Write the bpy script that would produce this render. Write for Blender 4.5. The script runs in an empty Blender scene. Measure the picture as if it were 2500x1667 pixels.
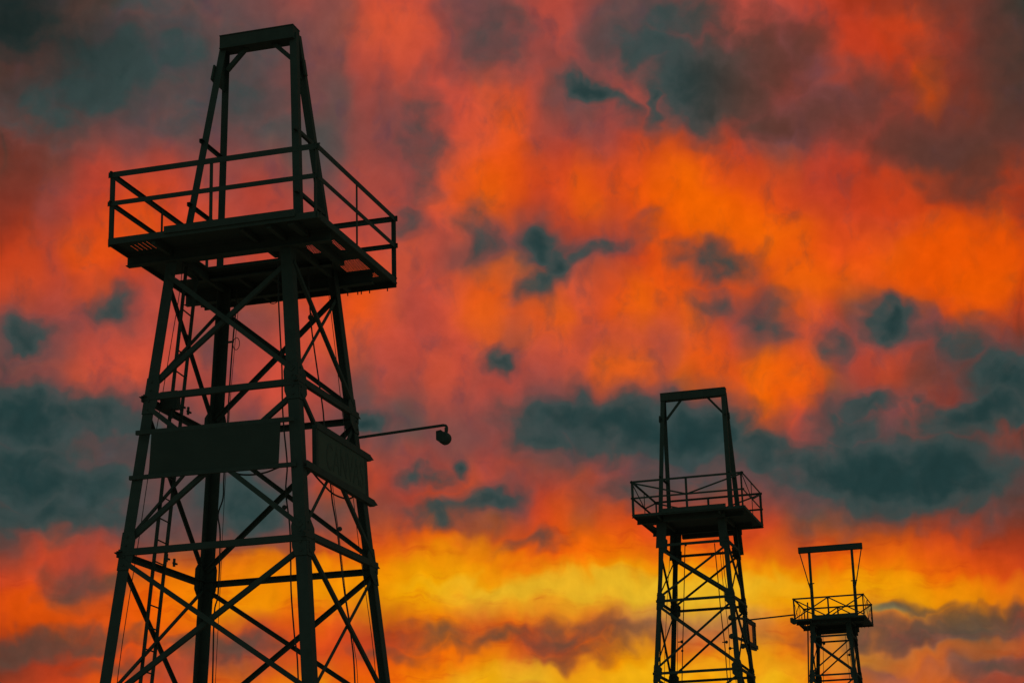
import bpy, math, random
from mathutils import Vector, Matrix

# ------------------------------------------------------------------ scene, camera
random.seed(7)
scene = bpy.context.scene
col = scene.collection

FPX = 4916.68            # focal length in pixels of a 2500 px wide frame
PITCH, ROLL = 0.2877, -0.0282
cam_data = bpy.data.cameras.new("camera")
cam_data.sensor_width = 36.0
cam_data.lens = FPX / 2500.0 * 36.0
cam_data.clip_start = 0.1
cam_data.clip_end = 30000
cam = bpy.data.objects.new("camera", cam_data)
col.objects.link(cam)
F = Vector((0, math.cos(PITCH), math.sin(PITCH)))
R0 = Vector((1, 0, 0))
U0 = R0.cross(F)
R = R0 * math.cos(ROLL) + U0 * math.sin(ROLL)
U = -R0 * math.sin(ROLL) + U0 * math.cos(ROLL)
cam.matrix_world = Matrix(((R.x, U.x, -F.x, 0), (R.y, U.y, -F.y, 0), (R.z, U.z, -F.z, 1.6), (0, 0, 0, 1)))
scene.camera = cam

scene.view_settings.view_transform = 'Standard'
scene.view_settings.look = 'None'
scene.view_settings.exposure = 0.0
scene.view_settings.gamma = 1.0
scene.render.film_transparent = False

# ------------------------------------------------------------------ sky (world)
SUN_EL, SUN_AZ = math.radians(2.0), math.radians(6.0)
PAL = {
 'K': (26, 38, 36), 'k': (42, 58, 55), 'b': (70, 54, 45), 'q': (95, 60, 51), 'B': (125, 54, 42),
 'T': (44, 70, 75), 't': (60, 77, 75), 'g': (83, 78, 76), 'm': (110, 74, 72), 'p': (138, 71, 66),
 'r': (164, 71, 62), 'c': (194, 76, 60), 'C': (218, 86, 52), 'e': (184, 63, 44), 'h': (157, 54, 31),
 's': (208, 72, 34), 'o': (226, 82, 22), 'O': (236, 100, 14), 'a': (240, 134, 12), 'y': (240, 166, 12),
 'Y': (234, 190, 42), 'M': (168, 97, 78), 'G': (46, 126, 122),
}
TILES = [
 ["KKkbbtgtmm","kbbqkgtTgg","bBbkkkTTtt","bkkkkktgTT","bqkkkTgtTt","bBqqpmpmpp","qBqrererpp","BBpeessecr"],
 ["mprmcccpmm","mmmmCCCrpm","tgpmcrcrpm","TpmgrprccC","tgpgrmpccC","ggtgpppcCC","rpgmcppcCo","erprpcrCoO"],
 ["mcrpmgmprc","rrcmtgtpcc","rprpmmttmg","ccggccgTTg","orpmprgmge","orerresese","ossosoOOoe","oesOsooOOo"],
 ["ccehhBBqBb","cpeeesshBb","pmmeehseBb","reppmhshBb","mpmppeeBhb","mmpeeqqqqq","sseeheqqbh","oseeesshhh"],
 ["Bhpesoossr","hseoosprrc","ssrssecpmr","rprpmmcrcm","gtmrcccrgr","qrpCcCccrp","ktmpprpprr","kTTtTTgmmm"],
 ["rrrcrrpcCc","ecccccCpmm","ssssoCrcCo","mrcCoCrcCO","rcCCCccrcC","cccpmcrCcp","cccpgcmcpc","ggpmTgtmmp"],
 ["rmeepeoOOO","mtmmreosro","CmcCsOooso","CoOcoOcOrr","mCCrrcpCoc","rrrCOOcOoo","cmmpccmmmC","ttTtTTTTTt"],
 ["OOosseoooo","OoosoOoooo","eOOOosooOO","moCegtmeos","mcrmrrrmqp","OoOresqqqb","OoegmpmeKk","scptpmeqqh"],
 ["kTptgtrmtt","kTtTtgmtmT","kktTtTtTTt","qpserpmmpp","esepsosOOO","soorrOOaay","hhhsooOOoe","bBhhsssrpm","hsssOsssOO"],
 ["tgcmcmcpmr","tmcssepesc","tggtmmesgt","mpersosOso","OOaOOayyaO","yayyyyyyYY","eoosehsase","psesssoOOa","OayOOOaaYy"],
 ["egtmcgTTtg","mersmmtttm","peomsseees","osoOOosoos","OOOOaaaaaO","YYYYYYYYYY","OsoseMMMMM","seeOayaOay","YYyayyyyya"],
 ["tprgtttkkm","gpmtktkkbb","etttqqbBBq","sssooosssh","aaOOaaOOoo","YyyyyyyaaO","MOMyMcmmtg","yOMMgmMMgM","YyaOOMOOsh"],
]
C40 = "kbbbbBsh" "hshhqkkb" "bbqhssmsq"
rows = []
for band in range(3):
    for r in range(9 if band == 2 else 8):
        rows.append("".join(TILES[band * 4 + k][r] for k in range(4)) + C40[band * 8 + r])
NR, NC = len(rows), 41
EDITS = {}   # (row, col): (r, g, b)
def cell(r, c):
    v = EDITS.get((r, c)) or PAL[rows[r][c]]
    return [x / 255.0 for x in v]
grid = [[cell(r, c) for c in range(NC)] for r in range(NR)]
# soften between neighbouring cells, keeping a little of the original contrast
SHARP = 0.35
def soft(vals):
    n = len(vals)
    return [SHARP * vals[i] + (1 - SHARP) * (vals[max(i - 1, 0)] + 2 * vals[i] + vals[min(i + 1, n - 1)]) / 4. for i in range(n)]
coef = [[[0, 0, 0] for c in range(NC)] for r in range(NR)]
for k in range(3):
    for r in range(NR):
        line = soft([grid[r][c][k] for c in range(NC)])
        for c in range(NC): coef[r][c][k] = line[c]

world = bpy.data.worlds.new("World")
scene.world = world
world.use_nodes = True
nt = world.node_tree
nt.nodes.clear()
def N(t, **kw):
    n = nt.nodes.new(t)
    for k, v in kw.items(): setattr(n, k, v)
    return n
def put(sock, v):
    if isinstance(v, bpy.types.NodeSocket): nt.links.new(v, sock)
    elif v is not None: sock.default_value = v
def M(op, a, b=None, c=None, clamp=False):
    n = N('ShaderNodeMath', operation=op, use_clamp=clamp)
    put(n.inputs[0], a); put(n.inputs[1], b); put(n.inputs[2], c)
    return n.outputs[0]
def V(op, a, b=None, c=None, out=0):
    n = N('ShaderNodeVectorMath', operation=op)
    put(n.inputs[0], a)
    if b is not None: put(n.inputs[1], b)
    if c is not None: put(n.inputs[2], c)
    return n.outputs[out]
def dot(a, b): return V('DOT_PRODUCT', a, b, out='Value')
def noise(vec, scale, detail=3.0, rough=0.55, col=False):
    n = N('ShaderNodeTexNoise'); n.inputs['Scale'].default_value = scale
    n.inputs['Detail'].default_value = detail; n.inputs['Roughness'].default_value = rough
    put(n.inputs['Vector'], vec)
    return n.outputs['Color'] if col else n.outputs['Fac']

tc = N('ShaderNodeTexCoord').outputs['Generated']
dirn = V('NORMALIZE', tc)
df = dot(dirn, tuple(F)); dr = dot(dirn, tuple(R)); du = dot(dirn, tuple(U))
az = M('ARCTAN2', dr, df)
el = M('ARCSINE', du)
# angle units in which one unit is one grid cell
CELL_X = math.atan(1250 / FPX) / 20.0
CELL_Y = math.atan(833.5 / FPX) / 12.0
comb = N('ShaderNodeCombineXYZ')
put(comb.inputs[0], M('DIVIDE', az, CELL_X)); put(comb.inputs[1], M('DIVIDE', el, CELL_Y))
g0 = comb.outputs[0]
# warp the cloud field with turbulence so that its edges billow
C5 = (0.5, 0.5, 0.5)
w1 = V('SUBTRACT', noise(g0, 0.40, 1.0, 0.5, True), C5)
w2 = V('SUBTRACT', noise(V('MULTIPLY_ADD', w1, (1.5, 1.5, 0), V('ADD', g0, (31.7, 12.3, 5.1))), 0.8, 2.0, 0.45, True), C5)
warp = V('MULTIPLY_ADD', w2, (1.0, 1.0, 0), V('MULTIPLY', w1, (1.3, 1.0, 0)))
g1 = V('ADD', g0, warp)
sep = N('ShaderNodeSeparateXYZ'); put(sep.inputs[0], g1)
ux = M('PINGPONG', M('DIVIDE', M('ADD', sep.outputs[0], 20.0), 40.0), 1.0)
vy = M('PINGPONG', M('SUBTRACT', 12.0, sep.outputs[1]), 24.0)

def bspline(x):
    x = abs(x)
    if x < 1: return 2 / 3. - x * x + x ** 3 / 2
    if x < 2: return (2 - x) ** 3 / 6
    return 0.0
acc = (0.0, 0.0, 0.0)
uvec = N('ShaderNodeCombineXYZ')
for i in range(3): put(uvec.inputs[i], ux)
for r in range(NR):
    fc = N('ShaderNodeFloatCurve')
    cv = fc.mapping.curves[0]
    cv.points[0].location = (0, 0); cv.points[1].location = (1, 0)
    for k in range(1, 24): cv.points.new(k / 24.0, bspline(k / 24.0 * 4 - 2))
    fc.mapping.update()
    put(fc.inputs['Value'], M('MULTIPLY_ADD', vy, 0.25, (2.0 - r) / 4.0, clamp=True))
    w = fc.outputs[0]
    if r in (0, NR - 1):      # mirrored ghost row beyond the first and last
        fc2 = N('ShaderNodeFloatCurve'); cv2 = fc2.mapping.curves[0]
        cv2.points[0].location = (0, 0); cv2.points[1].location = (1, 0)
        for k in range(1, 24): cv2.points.new(k / 24.0, bspline(k / 24.0 * 4 - 2))
        fc2.mapping.update()
        rr = -1 if r == 0 else NR
        put(fc2.inputs['Value'], M('MULTIPLY_ADD', vy, 0.25, (2.0 - rr) / 4.0, clamp=True))
        w = M('ADD', w, fc2.outputs[0])
    rc = N('ShaderNodeRGBCurve')
    mp = rc.mapping
    mp.use_clip = False
    for k in range(3):
        cc = mp.curves[k]
        val = [0.2 + 0.5 * coef[r][c][k] for c in range(NC)]
        cc.points[0].location = (0, val[0]); cc.points[1].location = (1, val[-1])
        for c in range(1, NC - 1): cc.points.new(c / (NC - 1.0), val[c])
    mp.update()
    put(rc.inputs['Color'], uvec.outputs[0])
    wv = N('ShaderNodeCombineXYZ')
    for i in range(3): put(wv.inputs[i], w)
    acc = V('MULTIPLY_ADD', rc.outputs['Color'], wv.outputs[0], acc)
base = V('MULTIPLY', V('SUBTRACT', acc, (0.2, 0.2, 0.2)), (2.0, 2.0, 2.0))
# combed coordinates: cloud streaks run steeply higher up and lie flat near the horizon
def combed(rot, sx, sy, off):
    m = N('ShaderNodeMapping'); put(m.inputs['Vector'], V('ADD', V('MULTIPLY_ADD', w2, (0.9, 0.9, 0), g0), off))
    m.inputs['Rotation'].default_value = (0, 0, math.radians(rot)); m.inputs['Scale'].default_value = (sx, sy, 1.0)
    return m.outputs[0]
def ramp01(v, a, b, lo=0.0, hi=1.0):
    m = N('ShaderNodeMapRange', interpolation_type='SMOOTHSTEP'); put(m.inputs[0], v)
    m.inputs[1].default_value = a; m.inputs[2].default_value = b; m.inputs[3].default_value = lo; m.inputs[4].default_value = hi
    return m.outputs[0]
low = ramp01(vy, 16.5, 19.5)                     # 0 high in the sky, 1 in the glowing band
def lerp(f, a, b): return M('MULTIPLY_ADD', f, M('SUBTRACT', b, a), a)
up5 = noise(combed(-38, 0.95, 0.72, (0, 0, 0)), 0.95, 6.0, 0.56)
lo5 = noise(combed(5, 0.45, 2.1, (5, 9, 2)), 1.25, 6.0, 0.6)
n5 = lerp(low, up5, lo5)
n6 = noise(combed(-30, 0.8, 0.6, (17, 41, 3)), 0.8, 3.0, 0.5)
n7 = noise(V('MULTIPLY_ADD', w2, (0.8, 0.8, 0), V('MULTIPLY_ADD', g0, (0.85, 1.1, 1), (3.7, 92.3, 45.1))), 1.15, 6.0, 0.54)
def mixc(f, a, b):
    m = N('ShaderNodeMix', data_type='RGBA'); put(m.inputs[0], f); put(m.inputs[6], a); put(m.inputs[7], b)
    return m.outputs[2]
# thin dusky veils and warm highlights
veilc = mixc(low, V('MULTIPLY_ADD', base, (0.45, 0.45, 0.6), (0.17, 0.13, 0.13)), V('MULTIPLY_ADD', base, (0.75, 0.50, 0.5), (0.10, 0.08, 0.05)))
base = mixc(ramp01(n5, 0.50, 0.74, 0.0, 0.50), base, veilc)
base = mixc(ramp01(n6, 0.50, 0.74, 0.0, 0.60), base, V('MULTIPLY_ADD', base, (1.08, 1.05, 1.0), (0.02, 0.008, 0.008)))
def local(cloud, grid_vec):
    a_, e_, rx_, ry_, an_ = cloud
    ca, sa = math.cos(math.radians(an_)), math.sin(math.radians(an_))
    sx, sy = math.degrees(CELL_X), math.degrees(CELL_Y)
    rel = V('SUBTRACT', grid_vec, (a_ / sx, e_ / sy, 0))
    p1 = dot(rel, (ca * sx / rx_, sa * sy / rx_, 0)); p2 = dot(rel, (-sa * sx / ry_, ca * sy / ry_, 0))
    return M('MULTIPLY_ADD', p1, p1, M('MULTIPLY', p2, p2))
g2 = V('MULTIPLY_ADD', w2, (1.9, 1.9, 0), g0)
# glowing gaps: azimuth and elevation from the view axis, half-sizes (degrees), tilt, colour, strength
GLOW = [
 (10.22, 8.16, 1.24, 0.74, 0, (196, 60, 30), 0.55),
 (11.77, 4.17, 1.98, 0.45, 5, (206, 62, 24), 0.45),
 (-3.04, 8.16, 0.74, 1.11, -10, (212, 84, 56), 0.4),
 (11.65, 7.05, 0.43, 0.62, 0, (208, 75, 12), 0.6),
 (5.38, 3.68, 1.36, 0.59, -8, (242, 97, 6), 0.55),
 (12.78, 2.1, 1.61, 0.93, 0, (234, 84, 6), 0.65),
 (7.56, -1.21, 0.87, 0.5, -35, (240, 104, 10), 0.4),
 (0.05, 1.79, 0.74, 0.37, 0, (232, 98, 30), 0.4),
 (6.46, -6.87, 8.92, 0.42, -1, (236, 156, 14), 0.55),
 (2.77, -6.94, 4.09, 0.32, 0, (227, 188, 52), 0.65),
 (-6.85, -6.68, 2.97, 0.56, 0, (238, 140, 10), 0.45),
 (4.01, -9.26, 4.09, 0.3, 3, (238, 178, 34), 0.6),
 (-12.51, -7.47, 2.11, 0.45, 0, (230, 86, 8), 0.5),
 (-1.07, -6.12, 0.87, 0.5, 0, (236, 160, 14), 0.5),
 (8.9, -8.81, 2.48, 0.32, 4, (236, 140, 26), 0.5),
 (13.07, -8.57, 1.86, 0.25, 8, (222, 96, 26), 0.5),
 (10.7, -7.67, 0.55, 0.12, 5, (58, 118, 114), 0.6),
]
for (a_, e_, rx_, ry_, an_, c_, st_) in GLOW:
    base = mixc(ramp01(local((a_, e_, rx_, ry_, an_), g2), 3.0, -0.3, 0.0, st_), base, (c_[0] / 255., c_[1] / 255., c_[2] / 255., 1))
# dark cloud banks: azimuth and elevation from the view axis, half-sizes (degrees), tilt, thickness
BANKS = [
 (5.73, 7.16, 1.55, 0.93, -20, 1.0),
 (4.01, 8.21, 1.36, 0.56, -10, 0.75),
 (4.75, 8.99, 1.11, 0.62, 0, 0.7),
 (7.01, 7.75, 0.74, 0.93, 35, 0.75),
 (2.09, 7.19, 0.64, 0.32, -28, 0.95),
 (2.9, 6.7, 0.87, 0.27, -30, 0.65),
 (4.11, 6.63, 0.17, 0.5, 0, 0.85),
 (5.42, 6.74, 0.93, 0.62, 0, 1.0),
 (0.73, 2.77, 0.56, 0.42, 0, 0.95),
 (1.29, 2.22, 0.32, 0.57, -25, 0.9),
 (0.85, 1.6, 0.62, 0.3, 25, 0.75),
 (2.09, 2.53, 1.11, 0.27, 20, 0.65),
 (-0.94, 2.84, 0.4, 0.59, 0, 0.5),
 (-2.98, 3.36, 0.35, 0.27, 0, 0.5),
 (7.21, 0.59, 0.43, 0.52, 0, 0.55),
 (5.78, 0.99, 0.42, 0.25, 0, 0.4),
 (-0.26, -0.34, 0.37, 0.3, 0, 0.9),
 (5.88, 2.21, 0.74, 0.32, -10, 0.6),
 (10.64, 0.6, 0.59, 0.47, 0, 1.0),
 (12.54, -0.01, 0.55, 0.45, 0, 0.7),
 (9.26, -0.19, 0.35, 0.25, 0, 0.5),
 (11.65, 0.29, 0.74, 0.25, -20, 0.5),
 (1.54, -2.24, 1.36, 0.57, 0, 0.9),
 (3.39, -2.48, 1.86, 0.72, 0, 1.0),
 (5.18, -2.66, 1.55, 0.82, 0, 1.05),
 (0.79, -2.67, 0.99, 0.45, -15, 0.8),
 (7.2, -3.14, 1.24, 0.57, -15, 0.85),
 (10.44, -3.78, 2.73, 0.89, -2, 1.05),
 (12.01, -3.64, 1.86, 0.99, 0, 1.05),
 (9.56, -2.45, 0.81, 0.62, 0, 0.75),
 (9.92, -1.72, 0.74, 0.32, 10, 0.75),
 (13.07, -1.94, 1.61, 0.5, 14, 1.0),
 (13.89, -1.03, 1.11, 0.62, 0, 0.9),
 (11.42, -1.71, 0.27, 0.22, 0, 0.6),
 (-0.94, -4.62, 0.99, 0.35, 15, 0.8),
 (-2.06, -4.95, 0.74, 0.3, 0, 0.65),
 (-2.18, -3.78, 0.32, 0.25, 0, 0.6),
 (-2.78, -3.69, 0.3, 0.27, 0, 0.6),
 (-1.59, -3.49, 0.27, 0.24, 0, 0.8),
 (3.76, -4.27, 0.87, 0.37, 0, 0.5),
 (-13.56, -2.06, 1.61, 0.74, -15, 1.0),
 (-11.91, -2.13, 1.49, 0.57, 0, 0.85),
 (-13.45, -3.68, 1.49, 0.94, 0, 1.0),
 (-11.91, -4.06, 1.36, 0.77, 0, 0.9),
 (-12.74, -4.89, 2.11, 0.47, 0, 0.85),
 (-7.59, -4.48, 1.24, 0.82, 0, 0.85),
 (-10.36, -2.75, 0.74, 0.74, 0, 0.6),
 (-11.18, 0.95, 0.5, 0.32, 0, 0.75),
 (-13.56, 0.23, 0.74, 0.37, 0, 0.8),
 (-4.15, -2.29, 0.56, 0.43, 0, 0.9),
 (-11.08, 7.66, 1.73, 0.99, 0, 0.72),
 (-11.8, 6.87, 1.36, 0.74, 0, 0.68),
 (-9.52, 8.18, 1.11, 0.87, 0, 0.62),
 (-12.98, 6.42, 1.11, 0.74, 0, 0.65),
 (-7.59, 7.01, 0.87, 0.74, 0, 0.5),
 (-13.8, 8.64, 1.49, 0.74, 0, 0.75),
 (11.24, 5.38, 0.97, 0.52, -10, 0.72),
 (13.01, 4.81, 0.77, 0.57, 30, 0.72),
 (9.62, 6.44, 1.18, 0.59, 18, 0.62),
 (8.53, 6.21, 0.62, 0.45, 20, 0.55),
 (7.32, 6.05, 0.68, 0.35, 14, 0.7),
 (8.29, 8.36, 0.59, 0.42, 40, 0.6),
 (12.97, 7.62, 0.82, 0.99, 0, 0.3),
 (13.66, 6.05, 0.74, 1.11, 0, 0.3),
 (-2.53, 5.6, 0.42, 0.99, 0, 0.45),
 (-0.54, 8.59, 0.74, 0.74, 0, 0.4),
 (12.21, -8.01, 2.48, 0.16, 4, 0.68),
 (13.21, -7.69, 1.24, 0.27, 7, 0.72),
 (13.72, -9.09, 0.94, 0.17, 10, 0.63),
 (10.64, -8.29, 0.94, 0.15, 4, 0.63),
 (11.53, -7.53, 0.62, 0.11, 7, 0.5),
 (-0.54, -8.41, 1.11, 0.15, 8, 0.49),
 (1.18, -8.43, 0.69, 0.25, 6, 0.56),
 (2.76, -8.18, 1.36, 0.2, 3, 0.41),
 (-2.39, -8.33, 0.74, 0.2, 4, 0.41),
 (2.03, -8.73, 0.74, 0.17, 12, 0.38),
 (0.64, -5.81, 0.57, 0.17, 5, 0.35),
 (-3.41, -8.78, 0.62, 0.15, 0, 0.35),
 (-12.31, -6.68, 0.59, 0.37, 0, 0.6),
 (-11.4, -6.78, 0.55, 0.25, 0, 0.7),
 (-13.29, -8.31, 1.18, 0.3, 6, 0.8),
 (-11.91, -8.28, 1.11, 0.2, 0, 0.65),
 (-7.91, -8.53, 0.77, 0.25, 0, 0.8),
 (-9.16, -8.57, 0.5, 0.15, 0, 0.6),
 (-10.96, -9.0, 0.74, 0.17, 0, 0.4),
]
dens = None
for (a_, e_, rx_, ry_, an_, th_) in BANKS:
    v_ = M('MULTIPLY_ADD', local((a_, e_, rx_, ry_, an_), g2), -0.42 * th_, th_)
    dens = v_ if dens is None else M('MAXIMUM', dens, v_)
dn = M('ADD', dens, M('MULTIPLY', M('SUBTRACT', n7, 0.5), 1.55))
halo = M('MULTIPLY', ramp01(dn, -1.0, 0.1, 0.0, 0.36), M('MULTIPLY_ADD', low, -0.5, 1.0))
base = mixc(halo, base, V('MULTIPLY_ADD', base, (0.55, 0.5, 0.6), (0.12, 0.13, 0.13)))
rampn = N('ShaderNodeValToRGB'); put(rampn.inputs[0], M('MULTIPLY_ADD', dn, 0.24, M('MULTIPLY_ADD', dens, 0.46, 0.10), clamp=True))
cr = rampn.color_ramp; cr.interpolation = 'EASE'
cr.elements[0].position = 0.05; cr.elements[0].color = (0.52, 0.29, 0.26, 1)
cr.elements[1].position = 0.85; cr.elements[1].color = (0.145, 0.235, 0.235, 1)
e_ = cr.elements.new(0.34); e_.color = (0.36, 0.28, 0.27, 1)
e_ = cr.elements.new(0.55); e_.color = (0.235, 0.29, 0.285, 1)
cloudc = mixc(M('MULTIPLY', ramp01(az, 0.07, 0.14), ramp01(vy, 11.0, 7.0, 0.0, 0.9)), rampn.outputs[0], (0.39, 0.22, 0.18, 1))
cloudc = mixc(ramp01(vy, 18.3, 20.3, 0.0, 0.6), cloudc, (0.41, 0.27, 0.21, 1))
cloudc = mixc(M('MULTIPLY', ramp01(az, -0.16, -0.25), ramp01(vy, 4.5, 1.0, 0.0, 0.85)), cloudc, (0.11, 0.15, 0.145, 1))
thin = M('MULTIPLY_ADD', M('MULTIPLY', ramp01(az, 0.11, 0.17), ramp01(vy, 7.5, 5.0)), -0.32, 1.0)
base = mixc(M('MULTIPLY', M('MULTIPLY', thin, ramp01(dn, -0.60, 0.95, 0.0, 0.96)), lerp(ramp01(vy, 18.3, 20.3), 1.0, 0.78)), base, cloudc)
# fine wisps
n3 = noise(V('MULTIPLY_ADD', w2, (0.6, 0.6, 0), V('ADD', g0, (7.0, 3.0, 9.0))), 1.7, 5.0, 0.5)
k3 = M('MULTIPLY_ADD', M('SUBTRACT', n3, 0.5), M('MULTIPLY_ADD', low, 0.02, 0.16), 1.0)
sc3 = N('ShaderNodeCombineXYZ')
for i in range(3): put(sc3.inputs[i], k3)
shade = V('MAXIMUM', V('MULTIPLY', base, sc3.outputs[0]), (0.0, 0.0, 0.0))
gm = N('ShaderNodeGamma'); put(gm.inputs[0], shade); gm.inputs[1].default_value = 2.2
front = gm.outputs[0]
# the darkening eastern sky behind the viewer: dull blue-grey cloud over a clear dusk sky
sky = N('ShaderNodeTexSky'); sky.sky_type = 'NISHITA'; sky.sun_disc = False
sky.sun_elevation = SUN_EL; sky.sun_rotation = SUN_AZ
nish = V('MULTIPLY', sky.outputs[0], (0.012, 0.012, 0.012))
nb = noise(dirn, 3.0, 5.0, 0.6)
backc = N('ShaderNodeCombineXYZ')
put(backc.inputs[0], M('MULTIPLY', nb, 0.20)); put(backc.inputs[1], M('MULTIPLY', nb, 0.36)); put(backc.inputs[2], M('MULTIPLY', nb, 0.30))
back = V('ADD', nish, backc.outputs[0])
mr = N('ShaderNodeMapRange', interpolation_type='SMOOTHSTEP')
put(mr.inputs[0], df); mr.inputs[1].default_value = 0.35; mr.inputs[2].default_value = 0.9
mix = N('ShaderNodeMix', data_type='RGBA')
put(mix.inputs[0], mr.outputs[0]); put(mix.inputs[6], back); put(mix.inputs[7], front)
bg = N('ShaderNodeBackground'); put(bg.inputs[0], mix.outputs[2]); bg.inputs[1].default_value = 1.0
out = N('ShaderNodeOutputWorld'); put(out.inputs[0], bg.outputs[0])
world.cycles.sampling_method = 'MANUAL'
world.cycles.sample_map_resolution = 512

# ------------------------------------------------------------------ sun, almost down behind the derricks
sun = bpy.data.lights.new("sun", 'SUN')
sun.energy = 0.5; sun.angle = math.radians(3.0); sun.color = (1.0, 0.5, 0.2)
so = bpy.data.objects.new("sun", sun); col.objects.link(so)
sd = Vector((math.sin(SUN_AZ) * math.cos(SUN_EL), math.cos(SUN_AZ) * math.cos(SUN_EL), math.sin(SUN_EL)))
so.rotation_euler = sd.to_track_quat('Z', 'Y').to_euler()

# ------------------------------------------------------------------ materials
def material(name, c1, c2, rough=0.7, metal=0.0, scale=6.0, bump=0.15, spec=0.3):
    m = bpy.data.materials.new(name); m.use_nodes = True
    t = m.node_tree; b = t.nodes['Principled BSDF']
    tcn = t.nodes.new('ShaderNodeTexCoord')
    nz = t.nodes.new('ShaderNodeTexNoise'); nz.inputs['Scale'].default_value = scale; nz.inputs['Detail'].default_value = 8
    nz.inputs['Roughness'].default_value = 0.65
    t.links.new(tcn.outputs['Object'], nz.inputs['Vector'])
    rmp = t.nodes.new('ShaderNodeValToRGB')
    rmp.color_ramp.elements[0].position = 0.38; rmp.color_ramp.elements[0].color = (*c1, 1)
    rmp.color_ramp.elements[1].position = 0.62; rmp.color_ramp.elements[1].color = (*c2, 1)
    t.links.new(nz.outputs['Fac'], rmp.inputs[0]); t.links.new(rmp.outputs[0], b.inputs['Base Color'])
    b.inputs['Roughness'].default_value = rough; b.inputs['Metallic'].default_value = metal
    b.inputs['Specular IOR Level'].default_value = spec
    bp = t.nodes.new('ShaderNodeBump'); bp.inputs['Strength'].default_value = bump; bp.inputs['Distance'].default_value = 0.004
    t.links.new(nz.outputs['Fac'], bp.inputs['Height']); t.links.new(bp.outputs[0], b.inputs['Normal'])
    return m
STEEL = material("weathered_steel", (0.050, 0.060, 0.053), (0.042, 0.051, 0.046), 0.95, spec=0.05)
DARK = material("galvanised_steel", (0.050, 0.060, 0.053), (0.042, 0.051, 0.046), 0.95, scale=14, spec=0.05)
RUBBER = material("cable_rubber", (0.04, 0.04, 0.04), (0.03, 0.03, 0.03), 0.8)
BOARD = material("sign_board", (0.068, 0.086, 0.068), (0.060, 0.076, 0.062), 0.95, scale=3, spec=0.05)
PAINT = material("sign_lettering", (0.056, 0.071, 0.058), (0.052, 0.066, 0.055), 0.95, spec=0.05)
BOARD_DARK = material("dark_sign_board", (0.045, 0.053, 0.046), (0.038, 0.046, 0.041), 0.95, scale=2, spec=0.05)
EARTH = material("dry_earth", (0.50, 0.51, 0.42), (0.42, 0.43, 0.36), 0.95, scale=0.35, bump=0.6)
CONC = material("concrete", (0.28, 0.26, 0.23), (0.22, 0.21, 0.19), 0.9, scale=5)
PANE = bpy.data.materials.new("clouded_plastic"); PANE.use_nodes = True
_t = PANE.node_tree; _t.nodes.clear()
_o = _t.nodes.new('ShaderNodeOutputMaterial'); _mx = _t.nodes.new('ShaderNodeMixShader'); _mx.inputs[0].default_value = 0.12
_tr = _t.nodes.new('ShaderNodeBsdfTransparent'); _tr.inputs[0].default_value = (0.86, 0.74, 0.7, 1)
_df = _t.nodes.new('ShaderNodeBsdfTranslucent')
_nz = _t.nodes.new('ShaderNodeTexNoise'); _nz.inputs['Scale'].default_value = 4
_rp = _t.nodes.new('ShaderNodeValToRGB'); _rp.color_ramp.elements[0].color = (0.5, 0.4, 0.35, 1); _rp.color_ramp.elements[1].color = (0.7, 0.6, 0.55, 1)
_t.links.new(_nz.outputs[0], _rp.inputs[0]); _t.links.new(_rp.outputs[0], _df.inputs[0])
_t.links.new(_tr.outputs[0], _mx.inputs[1]); _t.links.new(_df.outputs[0], _mx.inputs[2]); _t.links.new(_mx.outputs[0], _o.inputs[0])

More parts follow.
